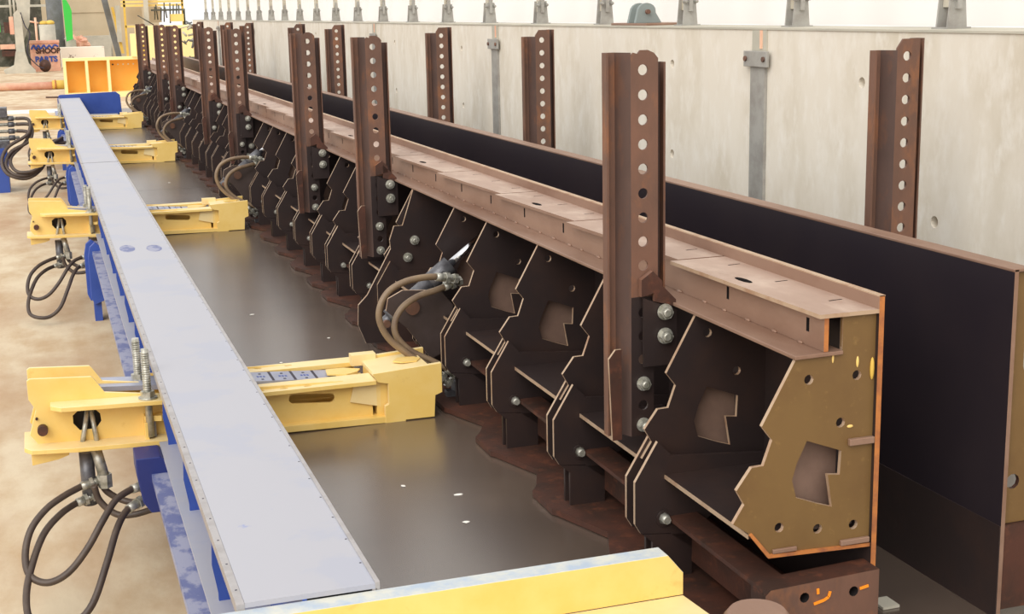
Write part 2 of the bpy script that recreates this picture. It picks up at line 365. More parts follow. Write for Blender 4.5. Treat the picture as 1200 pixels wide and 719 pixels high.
for i, y in enumerate(ribs):
    if i == 0: a, b, c, e, g = rb, lo, lo2, bt, fixb
    else:
        a, b, c, e, g = rb.copy(), lo.copy(), lo2.copy(), bt.copy(), fixb.copy()
        for q in (a, b, c, e, g): COL.objects.link(q)
        e.parent = c; g.parent = a
    dy = y-Y0
    a.location = (0, dy, 0); b.location = (0, dy, 0); c.location = (0, dy, 0)
# stretchers and long rails
prev = Y0
for y in ribs:
    MB().box(1.519, 1.80, prev+.012, y, -1.252, -1.241, m_black).box(1.517, 1.519, prev+.012, y, -1.252, -1.241, m_cut).build('stretcher_plate', form); prev = y
MB().box(1.53, 1.60, Y0-.05, Y1, -1.372, -1.360, m_rustd).box(1.60, 1.615, Y0-.05, Y1, -1.50, -1.360, m_rustd).build('lower_rail', form)
# scalloped foot plate
pts = [(1.84, Y0-.08), (1.50, Y0-.08)]
for y in [Y0]+ribs:
    pts += [(1.505, y-.30), (1.43, y-.07), (1.418, y-.05), (1.418, y+.13), (1.445, y+.17)] if y > Y0 else [(1.46, y)]
pts += [(1.50, Y1), (1.84, Y1)]
MB().prism(pts, -1.557, -1.538, m_rustd, 'xy').build('foot_plate', form)
# end box under the olive rib
bx = MB().prism([(1.532, -1.375), (1.545, -1.362), (1.842, -1.352), (1.842, -1.537), (1.532, -1.537)], Y0-.052, Y0+.02, m_rust, edge=m_rustd, holes=[circ(1.637, -1.394, .013, 10), circ(1.772, -1.399, .013, 10)], hedge=m_dark).build('end_box_plate', form)
mk = MB()
def stroke(pts, wd=.0035):
    for a, b in zip(pts[:-1], pts[1:]):
        a = Vector(a); b = Vector(b); n = Vector((-(b-a).y, (b-a).x)).normalized()*wd
        mk.prism([a+n, b+n, b-n, a-n], Y0-.0545, Y0-.0525, m_orpaint)
stroke([(1.672, -1.376), (1.673, -1.39)]); stroke([(1.706, -1.388), (1.702, -1.402), (1.69, -1.408), (1.662, -1.414)]); stroke([(1.788, -1.394), (1.812, -1.39)])
mk.build('paint_mark', bx)

# hydraulic lifting cylinders between two larger bracket plates: part of the form are the plates, the cylinder is its own thing
BP = [(1.622, -.822), (1.566, -.984), (1.525, -.984), (1.502, -1.048), (1.505, -1.09), (1.385, -1.30), (1.34, -1.345), (1.335, -1.44), (1.37, -1.532), (1.60, -1.532), (1.72, -1.30), (1.84, -1.15), (1.84, -.822)]
PV = [(1.275, -1.20), (1.285, -1.15), (1.347, -1.12), (1.508, -1.133), (1.56, -1.20), (1.50, -1.40), (1.46, -1.42), (1.36, -1.28)]
for i in range(4):
    y = 6.327+5.2*i
    if y > Y1: break
    bp = MB().prism(BP, y-.03, y-.016, m_black, edge=m_cut, holes=[circ(1.50, -1.30, .012, 8), circ(1.46, -1.38, .012, 8)]).build('cylinder_bracket', form)
    for bx_, bz in ((1.621, -1.057), (1.585, -1.136)): MB().bolt(bx_, y-.03, bz, .018).build('bolt', bp)
    yy = 5.47+5.2*i
    pv = MB().prism(PV, yy-.012, yy, m_pivot, edge=m_cut).build('pivot_plate', form)
    MB().cyl((1.385, yy-.022, -1.195), (1.385, yy-.012, -1.195), .030, m_rust, 18).build('pivot_pin', pv)

def fitting(mb, p, q, rr, mt):
    p = Vector(p); q = Vector(q); d_ = q-p
    mb.cyl(p, p+d_*.42, rr*1.05, mt, 12).cyl(p+d_*.42, p+d_*.6, rr*1.5, mt, 6, smooth=False).cyl(p+d_*.6, p+d_*.85, rr*.9, mt, 12).cyl(p+d_*.82, q, rr*1.35, mt, 6, smooth=False)
    return mb
cy = thing('hydraulic_cylinder', (1.5, 5.9, -1.45), '', '')
MB().cyl((1.32, 5.525, -1.234), (1.50, 5.525, -1.095), .034, m_cyl, 20).cyl((1.305, 5.525, -1.246), (1.33, 5.525, -1.226), .040, m_cyl, 20).build('barrel', cy)
MB().cyl((1.48, 5.525, -1.11), (1.57, 5.525, -1.041), .039, m_cyl, 20).cyl((1.53, 5.47, -1.07), (1.53, 5.57, -1.07), .018, m_cyl, 12).build('head_cap', cy)
MB().cyl((1.56, 5.525, -1.048), (1.72, 5.525, -.925), .017, m_chrome, 16).build('piston_rod', cy)
MB().cyl((1.27, 5.525, -1.272), (1.32, 5.525, -1.234), .024, m_cyl, 14).cyl((1.285, 5.49, -1.262), (1.285, 5.56, -1.262), .016, m_rust, 12).build('clevis', cy)
def sc(L): return [tuple(.975*c for c in p) for p in L]
h1 = thing('hydraulic_hose', (1.4, 5.5, -1.5), '', '')
MB().tube(sc([(1.50, 5.50, -1.083), (1.44, 5.48, -1.078), (1.36, 5.46, -1.085), (1.285, 5.44, -1.115), (1.245, 5.43, -1.17), (1.24, 5.43, -1.235), (1.28, 5.43, -1.315), (1.37, 5.42, -1.395), (1.43, 5.41, -1.435), (1.46, 5.40, -1.46)]), .0135, m_hose).build('tube', h1)
MB.build(fitting(MB(), *sc([(1.50, 5.5, -1.083), (1.60, 5.53, -1.105)]), .016, m_zinc), 'fitting', h1)
MB.build(fitting(MB(), *sc([(1.45, 5.40, -1.452), (1.52, 5.40, -1.52)]), .016, m_zinc), 'fitting', h1)
h2 = thing('hydraulic_hose', (1.45, 5.5, -1.5), '', '')
MB().tube(sc([(1.545, 5.54, -1.138), (1.50, 5.52, -1.145), (1.42, 5.50, -1.16), (1.35, 5.48, -1.195), (1.313, 5.47, -1.25), (1.315, 5.46, -1.31), (1.37, 5.45, -1.375), (1.45, 5.44, -1.42), (1.51, 5.43, -1.455), (1.525, 5.43, -1.468)]), .0135, m_hose).build('tube', h2)
MB.build(fitting(MB(), *sc([(1.545, 5.54, -1.138), (1.625, 5.56, -1.118)]), .016, m_zinc), 'fitting', h2)
MB.build(fitting(MB(), *sc([(1.518, 5.43, -1.46), (1.585, 5.43, -1.525)]), .016, m_zinc), 'fitting', h2)
vb = thing('valve_block', (1.57, 5.42, -1.537), '', '')
MB().cyl((1.50, 5.29, -1.495), (1.57, 5.29, -1.495), .03, m_cyl, 16).box(1.47, 1.58, 5.27, 5.31, -1.537, -1.512, m_cyl).build('body', vb)
MB().cyl((1.56, 5.30, -1.49), (1.585, 5.30, -1.44), .012, m_zinc, 10).build('nipple', vb)
where = ['beside the nearest yellow arm', 'beside the second yellow arm', 'beside the third yellow arm', 'near the blue end plate']
for i in range(4):
    c = [(cy, 'grey hydraulic cylinder with chrome rod between the black ribs %s' % where[i], 'hydraulic cylinder', 'tilting cylinders of the mould side'),
         (h1, 'outer looping brown hydraulic hose on the black ribs %s' % where[i], 'hose', 'looping hoses on the mould side'),
         (h2, 'inner looping brown hydraulic hose on the black ribs %s' % where[i], 'hose', 'looping hoses on the mould side'),
         (vb, 'small grey valve block on the rusty foot plate %s' % where[i], 'valve', 'valve blocks on the foot plate')]
    for o, lb, ca, gr in c:
        q = o if i == 0 else copy_tree(o)
        q.location.y = o.location.y + (5.2*i if i else 0)
        tag(q, lb, ca, gr)

# ================================================================== outer mould side
of = thing('outer_mould_side', (2.4, 13.4, -1.56), 'tall black sheet mould side with brown top edge, standing before the concrete wall', 'mould side')
MB().prism(rect(2.785, Y1+.8, -1.56, -.649), 2.22, 2.232, m_formwall, 'yz', edge=m_lip).build('face_sheet', of)
MB().box(2.219, 2.275, 2.785, Y1+.8, -.656, -.648, m_lip).build('top_flange', of, .002)
MB().box(2.217, 2.22, 2.785, Y1+.8, -1.56, -1.31, m_black).build('lower_sheet', of)
ot = MB().prism([(2.232, -.66), (2.272, -.66), (2.272, -.9), (2.34, -1.1), (2.34, -1.31), (2.232, -1.31)], 2.80, 2.812, m_olive, edge=m_rustd, holes=[circ(2.26, -1.2, .02, 10)]).build('rib', of)
of2 = MB().prism([(2.232, -1.312), (2.36, -1.312), (2.5, -1.54), (2.232, -1.54)], 2.79, 2.812, m_rustd).build('foot_gusset', of)
for i in range(1, 33):
    q = of2.copy(); COL.objects.link(q); q.location.y = of2.location.y+.66*i
    q = ot.copy(); COL.objects.link(q); q.location.y = ot.location.y+.66*i

# ================================================================== perforated posts
def post(kind):
    t = thing('perforated_post', (0, 0, -1.2), '', '')
    zt = -.118; zb = -1.19 if kind == 'front' else -1.3
    wl, wr = (-.028, .052)
    top = [(wr, zt-.022), (wr-.012, zt-.008), (wr-.03, zt), (.0, zt), (-.008, zt-.01), (wl+.008, zt-.006), (wl, zt-.014)] if kind == 'front' else [(wr, zt), (wl+.02, zt), (wl, zt-.028)]
    ho = []; z = zt-.052
    while z > zb+.03: ho.append(circ(.008, z, .0148, 12)); z -= .0665
    zm = -.79 if kind == 'front' else zb-.001
    low_h = [h for h in ho if h[0][1] < zm+.02]
    ho = [h for h in ho if h[0][1] >= zm+.02]
    body = MB().prism([(wl, max(zb, zm)), (wr, max(zb, zm))]+top, -.03, -.022, m_rust, holes=ho, edge=m_rust)
    if kind == 'front': MB().prism(rect(wl, wr-.012, zb, zm), -.03, -.022, m_black, holes=[h for h in low_h if h[0][1] < zm-.02]).build('shaded_lower_web', t)  # lower web of the rusty post in black, its shade put into the colour
    lt = zt-.006 if kind == 'front' else zt-.034
    rt_ = zt-.034 if kind == 'front' else zt
    rbm = -.80 if kind == 'front' else zb
    # sloped walls and lips; walls and right lip carry painted shade
    body.hexa([(-.055, .03, zb), (-.028, -.03, zb), (-.028, -.022, zb), (-.050, .03, zb), (-.055, .03, lt), (-.028, -.03, lt), (-.028, -.022, lt), (-.050, .03, lt)], m_rust_shade)
    body.hexa([(.052, -.03, rbm), (.060, .03, rbm), (.055, .03, rbm), (.047, -.022, rbm), (.052, -.03, rt_-.01), (.060, .03, rt_-.01), (.055, .03, rt_-.01), (.047, -.022, rt_-.01)], m_rust_shade)
    body.box(-.086, -.052, .024, .032, zb, lt, m_rust).box(.056, .088, .024, .032, rbm, rt_, m_rust_shade)
    body.box(-.086, -.080, .0, .024, zb, lt, m_rust).box(.082, .088, .0, .024, rbm, rt_, m_rust)
    body.build('channel', t)
    if kind == 'front':
        MB().bolt(.008, -.03, -1.038, .0165).build('bolt', t); MB().bolt(.008, -.03, -1.158, .0165).build('bolt', t)
        br = MB().prism([(.030, -.735), (.062, -.765), (.096, -.80), (.096, -.82), (.030, -.80)], -.055, -.043, m_rustd, edge=m_rust).prism([(-.008, -.738), (.026, -.715), (.055, -.745), (.055, -.772), (-.008, -.785)], -.055, -.034, m_rustd, edge=m_rust).build('clamp_bracket', t)
        MB().prism([(.0, -.79), (.10, -.83), (.10, -.985), (.0, -.985)], -.052, -.043, m_black).build('bolt_plate', br)
        MB().bolt(.062, -.055, -.832, .0185).build('bolt', br); MB().bolt(.062, -.055, -.90, .0185).build('bolt', br)
        MB().prism([(-.102, -.955), (-.082, -.93), (-.064, -.93), (-.064, -1.19), (-.092, -1.19)], -.045, -.036, m_rustd, edge=m_cut).build('gusset', t)
    return t
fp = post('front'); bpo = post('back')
fy = [3.513, 6.70, 8.40, 11.5, 13.35, 16.6, 18.3, 21.5]
byy = [3.774, 7.08, 9.02, 12.4, 14.3, 17.8, 19.7, 23.2]
fl = ['large rusty perforated post in front, bolted to the ribbed mould side nearest the camera']+['rusty perforated post on the ribbed mould side, %s from the camera' % ORD[i] for i in range(1, 8)]
bl = ['rusty perforated post against the concrete wall at the right, nearest of the rear row']+['rusty perforated post of the rear row before the concrete wall, %s from the right' % ORD[i] for i in range(1, 8)]
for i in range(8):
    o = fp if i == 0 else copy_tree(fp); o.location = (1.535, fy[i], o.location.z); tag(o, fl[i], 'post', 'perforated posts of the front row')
for i in range(8):
    o = bpo if i == 0 else copy_tree(bpo); o.location = (2.535, byy[i], o.location.z); tag(o, bl[i], 'post', 'perforated posts of the rear row')

# ================================================================== white topped blue side beam
for i, (y0, y1) in enumerate(((2.8905, 12.80), (12.85, 23.4))):
    t = thing('side_form_beam', (.47, (y0+y1)/2, -1.56), ('long white-topped blue side beam in the foreground' if i == 0 else 'white-topped blue side beam beyond the joint, ending at the blue plate'), 'beam', 'white topped side beams')
    MB().box(.334, .625, y0, y1, -1.268, -1.256, m_white).build('top_plate', t)
    MB().box(.315, .334, y0, y1, -1.285, -1.257, m_strip).build('edge_angle', t, .001)
    MB().box(.625, .636, y0, y1, -1.29, -1.252, m_strip).build('edge_angle', t, .001)
    gaps = [(4.98+q, 5.52+q) for q in (0, 5.21, 10.52, 15.45)]      # the locking arms pass through these openings
    segs = []; a_ = y0
    for g0, g1 in gaps:
        if y0 < g0 < y1: segs.append((a_, g0)); a_ = g1
    segs.append((a_, y1))
    def run(name, boxes, mt):
        q = MB()
        for x0, x1, z0, z1 in boxes:
            for g0, g1 in segs: q.box(x0, x1, g0, g1, z0, z1, mt)
        q.build(name, t)
    run('casting_face', [(.618, .628, -1.5, -1.268)], m_strip)
    run('web', [(.46, .47, -1.5, -1.268)], m_blue)
    run('bottom_flange', [(.31, .62, -1.512, -1.5)], m_white)
    run('foot_rail', [(.33, .345, -1.5585, -1.512), (.58, .61, -1.5585, -1.512)], m_worn)
    s = MB(); yy = y0+.08
    while yy < y1: s.cyl((.326, yy, -1.26), (.326, yy, -1.2565), .003, m_ink, 6).cyl((.620, yy+.05, -1.258), (.620, yy+.05, -1.2555), .003, m_ink, 6); yy += .16
    o = s.build('screws', t); o['kind'] = 'stuff'
    yy = (3.49 if i == 0 else 13.2)
    while yy < y1:
        if any(g0-.03 < yy < g1+.03 for g0, g1 in gaps): yy += .72; continue
        MB().prism([(.332, -1.27), (.46, -1.27), (.46, -1.5), (.338, -1.5), (.338, -1.48), (.326, -1.40)], yy, yy+.012, m_blue).build('rib', t); yy += .72
    if i == 0:
        MB().blob((.40, 7.9, -1.2562), .045, .14, .0006, m_worn).blob((.54, 7.85, -1.2562), .045, .13, .0006, m_worn).build('blue_stain', t)

# ================================================================== yellow locking arms
def arm():
    y = 5.09; D = .19
    t = thing('locking_arm', (.63, 5.2, -1.56), '', '')
    # left: two side plates with raised ears
    oct_ = [(.024, -1.435), (.024, -1.405), (.045, -1.387), (.10, -1.387), (.118, -1.407), (.120, -1.435), (.10, -1.461), (.044, -1.461)]
    ear = [(-.122, -1.262), (-.112, -1.255), (.098, -1.268), (.106, -1.276), (.14, -1.33), (.36, -1.362), (.36, -1.535), (-.10, -1.50), (-.128, -1.46), (-.10, -1.37), (-.122, -1.33)]
    a = MB().prism(ear, y+.02, y+.034, m_yel, holes=[oct_], edge=m_pale, hedge=m_dark)
    a.prism(ear, y+D, y+D+.014, m_yel, edge=m_pale); a.build('side_cheek', t, .0015)
    MB().box(-.02, .16, y+.07, y+.08, -1.48, -1.375, m_dark).build('inner_plate', t)
    p = MB().cyl((-.083, y+.02, -1.442), (-.083, y-.015, -1.442), .018, m_rustd, 16).cyl((-.10, y+.02, -1.402), (-.10, y+.012, -1.402), .005, m_rustd, 8).build('pin', t)
    tr = [(-.045, -.004), (-.02, -.022), (.36, -.022), (.36, .045), (-.045, .045)]
    sl = lambda x, z0: z0-.032*(x+.05)
    def slab(x0, x1, ya, yb, z0, th, mt):   # slab following the arm's slight slope
        k = .03
        return [(x0, ya, z0-k*(x0+.05)), (x1, ya, z0-k*(x1+.05)), (x1, yb, z0-k*(x1+.05)), (x0, yb, z0-k*(x0+.05)), (x0, ya, z0+th-k*(x0+.05)), (x1, ya, z0+th-k*(x1+.05)), (x1, yb, z0+th-k*(x1+.05)), (x0, yb, z0+th-k*(x0+.05))]
    g = MB(); z = -1.362
    pts = [(-.05, y+.02), (-.05, y-.04), (-.015, y-.075), (.345, y-.075), (.345, y+.02)]
    b = len(g.v)
    for zz in (z, z+.016):
        for q in pts: g.v.append((q[0], q[1], zz-.03*(q[0]+.05)))
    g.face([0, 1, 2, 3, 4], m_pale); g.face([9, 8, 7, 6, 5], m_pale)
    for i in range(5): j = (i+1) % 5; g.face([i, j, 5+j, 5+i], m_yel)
    g.build('upper_flange', t, .0015)
    g = MB(); z = -1.512; pts = [(-.15, y+.02), (-.15, y-.02), (-.125, y-.06), (.03, y-.075), (.25, y-.07), (.37, y-.07), (.37, y+D), (-.15, y+D)]; n = len(pts)
    for zz in (z, z+.016):
        for q in pts: g.v.append((q[0], q[1], zz-.03*(q[0]+.1)))
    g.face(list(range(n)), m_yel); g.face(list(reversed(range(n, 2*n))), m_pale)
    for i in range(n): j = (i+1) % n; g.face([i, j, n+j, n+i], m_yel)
    g.build('lower_flange', t, .0015)
    MB().prism([(-.128, -1.505), (.0, -1.51), (.0, -1.535), (-.04, -1.548), (-.128, -1.56)], y-.03, y+.1, m_yel).build('bottom_tab', t, .0015)
    # right: box section with pill slot; passes under the beam
    r_ = MB()
    zt = -1.392
    r_.prism([(.30, zt+.03), (1.13, zt+.0), (1.13, -1.55), (.30, -1.54)], y+.04, y+.052, m_yel, holes=[pill(.895, -1.442, .088, .018, 7, -.06)], edge=m_yel)
    r_.prism([(.30, zt+.03), (1.13, zt+.0), (1.13, -1.55), (.30, -1.54)], y+.36, y+.372, m_yel, edge=m_yel)
    r_.build('web_plate', t)
    hs = [[(x+.016*math.cos(q*math.pi/5), yy+.008*math.sin(q*math.pi/5)) for q in range(10)] for x, yy in ((.70, y+.03), (.745, y+.055), (.79, y+.03), (.835, y+.055), (.88, y+.03), (.925, y+.055), (.66, y+.055), (.97, y+.055))]
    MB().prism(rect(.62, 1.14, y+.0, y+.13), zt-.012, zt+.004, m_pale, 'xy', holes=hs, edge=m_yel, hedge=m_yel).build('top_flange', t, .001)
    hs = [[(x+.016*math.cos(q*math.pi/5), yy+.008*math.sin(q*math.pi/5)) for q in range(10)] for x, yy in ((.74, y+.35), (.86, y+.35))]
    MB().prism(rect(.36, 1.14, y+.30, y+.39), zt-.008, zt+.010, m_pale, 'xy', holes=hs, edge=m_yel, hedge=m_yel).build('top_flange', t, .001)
    MB().box(.36, 1.14, y+.13, y+.30, zt-.05, zt-.035, m_yel).box(.36, 1.14, y+.125, y+.135, zt-.035, zt+.0, m_pale).build('slide_bed', t)
    MB().prism([(.36, -1.548), (1.18, -1.56), (1.18, -1.535), (.36, -1.522)], y+.0, y+.39, m_yel).build('bottom_flange', t, .0015)
    # end block
    eb = [(1.125, -1.36), (1.40, -1.343), (1.40, -1.46), (1.372, -1.47), (1.366, -1.556), (1.25, -1.556), (1.25, -1.562), (1.17, -1.562), (1.17, -1.493), (1.186, -1.486), (1.186, -1.405), (1.145, -1.395)]
    MB().prism(eb, y-.002, y+.02, m_yel, edge=m_pale).build('end_cheek', t, .0015)
    MB().prism(eb, y+.27, y+.29, m_yel, edge=m_pale).build('end_cheek', t, .0015)
    MB().prism([(1.06, -1.395), (1.16, -1.405), (1.16, -1.50), (1.04, -1.47)], y+.03, y+.036, m_pale).build('gusset', t)
    hx = [(1.24, y+.14), (1.27, y+.11), (1.33, y+.11), (1.355, y+.15), (1.33, y+.19), (1.27, y+.19)]
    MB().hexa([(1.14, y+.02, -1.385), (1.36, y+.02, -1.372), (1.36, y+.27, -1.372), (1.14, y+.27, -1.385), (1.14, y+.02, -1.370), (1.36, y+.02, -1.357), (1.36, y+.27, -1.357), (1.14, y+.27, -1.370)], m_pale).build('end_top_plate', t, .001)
    MB().prism(hx, -1.358, -1.353, m_yel, 'xy').prism([(.98, y+.16), (1.05, y+.13), (1.10, y+.16), (1.12, y+.2), (1.06, y+.24), (.99, y+.24)], -1.39, -1.385, m_yel, 'xy').build('recess_patch', t)
    MB().box(1.145, 1.36, y+.03, y+.26, -1.555, -1.39, m_yel).build('end_core', t)
    MB().box(1.10, 1.20, y+.26, y+.31, -1.39, -1.345, m_pale).build('back_key', t, .001)
    # grey scale bar with marks
    sb = MB().hexa([(.02, y+.14, -1.35), (1.02, y+.14, -1.418), (1.02, y+.285, -1.418), (.02, y+.285, -1.35), (.02, y+.14, -1.332), (1.02, y+.14, -1.40), (1.02, y+.285, -1.40), (.02, y+.285, -1.332)], m_bar).build('scale_bar', t)
    k = MB()
    zz = lambda x: -1.332-(x-.02)*.068
    def mark(x0, x1, ya, yb, mt):
        k.hexa([(x0, ya, zz(x0)-.001), (x1, ya, zz(x1)-.001), (x1, yb, zz(x1)-.001), (x0, yb, zz(x0)-.001), (x0, ya, zz(x0)+.001), (x1, ya, zz(x1)+.001), (x1, yb, zz(x1)+.001), (x0, yb, zz(x0)+.001)], mt)
    for x in (.68, .765, .85, .935): mark(x, x+.01, y+.145, y+.28, m_ink)
    for x in (.73, .815, .90):
        mark(x-.004, x+.006, y+.245, y+.257, m_ink); mark(x-.004, x+.006, y+.16, y+.172, m_ink)
        for q in (-.016, -.004, .008): mark(x+q, x+q+.008, y+.20, y+.218, m_blue)
    k.build('scale_mark', sb)
    # clamping jaws around the beam edge and the set screws
    MB().prism([(.27, y+.10-.12), (.33, y-.035), (.345, y-.02), (.345, y+.08), (.27, y+.08)], -1.445, -1.425, m_yel, 'xy').prism([(.27, y-.06), (.40, y-.075), (.40, y+.08), (.27, y+.08)], -1.53, -1.512, m_yel, 'xy').box(.268, .282, y-.04, y+.06, -1.512, -1.445, m_yel).box(.282, .31, y-.01, y+.06, -1.51, -1.45, m_strip).build('jaw', t, .0015)
    for x, yy, zt_ in ((.287, y-.03, -1.172), (.272, y+.24, -1.19)):
        q = MB().cyl((x, yy, -1.50), (x, yy, zt_), .0135, m_zinc, 12)
        zc = zt_-.012
        while zc > -1.33: q.cyl((x, yy, zc), (x, yy, zc-.004), .0155, m_zinc, 10); zc -= .0085
        q.cyl((x, yy, -1.352), (x, yy, -1.328), .026, m_zinc, 6, smooth=False).cyl((x, yy, -1.357), (x, yy, -1.350), .034, m_zinc, 16)
        q.build('set_screw', t)
    MB().cyl((.045, y+.0, -1.52), (.075, y+.03, -1.395), .009, m_zinc, 8).cyl((.10, y+.0, -1.52), (.088, y+.03, -1.395), .009, m_zinc, 8).build('feed_pipe', t)
    MB().cyl((.058, y+.02, -1.745), (.058, y+.02, -1.545), .026, m_cyl, 16).cyl((.115, y+.0, -1.65), (.092, y+.0, -1.53), .02, m_zinc, 12).cyl((.115, y+.0, -1.68), (.115, y, -1.63), .026, m_zinc, 6, smooth=False).build('cylinder_port', t)
    return t
am = arm()
an = ['nearest yellow locking arm, long pin-slotted box reaching across the dark bed', 'second yellow locking arm from the camera, crossing under the white beam', 'third yellow locking arm from the camera, crossing under the white beam', 'farthest yellow locking arm, beside the blue end plate']
ay = [0, 5.21, 10.52, 15.45]
def hose(name, pts, rad, mt, fit=None):
    t = thing(name, pts[0], '', '')
    MB().tube(pts, rad, mt).build('tube', t)
    for p, q in (fit or []): fitting(MB(), p, q, rad*1.25, m_zinc).build('fitting', t)
    return t
hA = hose('hydraulic_hose', [(.06, 5.10, -1.66), (.03, 5.08, -1.665), (-.03, 5.03, -1.675), (-.095, 4.98, -1.70), (-.15, 4.93, -1.75), (-.175, 4.88, -1.82), (-.165, 4.82, -1.875), (-.11, 4.78, -1.895), (-.04, 4.78, -1.87), (.03, 4.80, -1.80), (.09, 4.84, -1.72), (.14, 4.90, -1.672), (.20, 4.95, -1.655), (.26, 5.0, -1.655)], .0125, m_hosed, [((.03, 5.08, -1.665), (.10, 5.10, -1.655)), ((.20, 4.95, -1.655), (.275, 5.0, -1.655))])
hB = hose('hydraulic_hose', [(.05, 5.10, -1.72), (.01, 5.08, -1.725), (-.05, 5.02, -1.74), (-.11, 4.95, -1.78), (-.155, 4.85, -1.85), (-.18, 4.75, -1.92), (-.17, 4.65, -1.97), (-.11, 4.6, -1.99), (-.04, 4.6, -1.985), (.03, 4.62, -1.93), (.09, 4.7, -1.82), (.135, 4.8, -1.74), (.18, 4.9, -1.71), (.25, 4.98, -1.70)], .0125, m_hosed, [((.01, 5.08, -1.725), (.075, 5.10, -1.712)), ((.18, 4.9, -1.71), (.26, 4.98, -1.70))])
hC = hose('hydraulic_hose', [(.10, 5.09, -1.66), (.12, 5.09, -1.70), (.17, 5.08, -1.735), (.22, 5.05, -1.74), (.28, 5.03, -1.725)], .012, m_hosed)
hD = hose('hydraulic_hose', [(.075, 5.06, -1.66), (.09, 5.06, -1.72), (.14, 5.04, -1.77), (.20, 5.02, -1.775), (.28, 5.0, -1.755)], .012, m_hosed)
sp = thing('beam_roller', (.30, 4.7, FZ), '', '')
MB().prism([(.215, -1.56), (.215, -1.50), (.30, -1.50), (.36, -1.56), (.36, -1.70), (.255, -1.70), (.23, -1.66)], 4.80, 4.95, m_navy).build('bracket', sp, .004)
MB().box(.45, .50, 4.84, 4.90, FZ, -1.585, m_blue).build('leg', sp)
sq = thing('beam_roller', (.30, 9.8, FZ), '', '')
def cheek(x, y): return MB().prism([(x, -1.88), (x, -1.60), (x+.015, -1.53), (x+.05, -1.50), (x+.085, -1.53), (x+.10, -1.60), (x+.10, -1.90), (x+.02, -1.93)], y, y+.03, m_blue)
cheek(.235, 9.8).build('cheek', sq, .004); cheek(.215, 9.95).build('cheek', sq, .004)
MB().box(.25, .30, 9.83, 9.95, FZ, -1.6, m_blue).build('leg', sq)
for i in range(4):
    L4 = [(am, an[i], 'locking arm', 'yellow locking arms across the bed'),
          (hA, 'upper looping dark hose hanging left of the beam under the %s yellow arm' % (ORD[i]), 'hose', 'hoses hanging under the yellow arms'),
          (hB, 'longest drooping dark hose hanging left of the beam under the %s yellow arm' % (ORD[i]), 'hose', 'hoses hanging under the yellow arms'),
          (hC, 'short upper hose running to the beam under the %s yellow arm' % (ORD[i]), 'hose', 'hoses hanging under the yellow arms'),
          (hD, 'short lower hose running to the beam under the %s yellow arm' % (ORD[i]), 'hose', 'hoses hanging under the yellow arms'),
          (sp if i == 0 else sq, 'blue support bracket on the bed edge near the %s yellow arm' % (ORD[i]), 'bracket', 'blue brackets on the bed edge')]
    for o, lb, ca, gr in L4:
        q = o if (i == 0 or (o is sq and i == 1)) else copy_tree(o)
        if i and q is not sq: q.location.y = o.location.y+ay[i]-(ay[1] if o is sq else 0)
        tag(q, lb, ca, gr)

# near yellow end beam
eb_ = thing('yellow_end_beam', (.63, 2.6, -1.56), 'yellow steel end beam with upright lip across the bottom edge of the view', 'end beam')
MB().prism([(-.1, -1.376), (1.358, -1.376), (1.358, -1.32), (1.318, -1.271), (-.1, -1.271)], 2.832, 2.89, m_yel, edge=m_paleb).build('upright_lip', eb_, .002)
MB().prism([(1.358, 2.832), (-.1, 2.832), (-.1, 2.40), (1.30, 2.40), (1.372, 2.68)], -1.40, -1.377, m_pale, 'xy').build('shelf_plate', eb_, .002)
MB().box(-.05, 1.30, 2.45, 2.47, -1.559, -1.40, m_yel).box(-.05, 1.30, 2.78, 2.80, -1.559, -1.40, m_yel).build('web_plate', eb_)
MB().blob((1.12, 2.78, -1.378), .05, .02, .004, m_dust, 10, 6, .2).blob((.86, 2.81, -1.378), .06, .01, .004, m_dust, 10, 6, .2).build('dust_patch', eb_)
# rusty round pipe end at the bottom edge
pe = MB(); pe.cyl((1.045, 1.9, -1.6), (1.045, 1.9, -.985), .052, m_rust, 28).cyl((1.045, 1.9, -.985), (1.045, 1.9, -.972), .056, m_lip, 28, r1=.046)
tag(pe.build('pipe_stub'), 'round rusty pipe stub with pale rim at the bottom edge', 'pipe')

# blue end plate
be = thing('blue_end_plate', (.77, 23.6, -1.56), 'blue rounded steel end plate closing the far end of the bed', 'end plate')
MB().prism([(.30, -1.52), (.30, -1.24), (.34, -1.205), (1.20, -1.185), (1.262, -1.235), (1.272, -1.53)], 23.45, 23.50, m_blue).build('plate', be, .004)
MB().box(.30, .34, 23.3, 23.45, -1.56, -1.25, m_worn).box(1.22, 1.26, 23.5, 23.8, -1.56, -1.3, m_blue).box(.5, .54, 23.5, 23.8, -1.56, -1.3, m_blue).build('stay', be)
MB().cyl((.13, 23.4, -1.23), (.32, 23.4, -1.235), .012, m_rustd, 8).build('handle_bar', be)
# dust specks on the bed
for i, (x, y) in enumerate(((1.05, 4.35), (1.15, 3.95), (.98, 7.3), (1.25, 6.6), (1.12, 13.6), (1.2, 4.2), (.95, 6.2), (1.3, 5.9))):
    MB().blob((x, y, -1.5585), .008+.004*(i % 3), .01, .0012, m_dust, 7, 4, .3).build('dust_speck', bpy.data.objects['casting_bed' if y < 13 else 'casting_bed.001'])
MB().box(1.98, 2.03, 2.93, 2.99, -1.559, -1.552, m_lightbg).build('dust_speck', bpy.data.objects['casting_bed'])

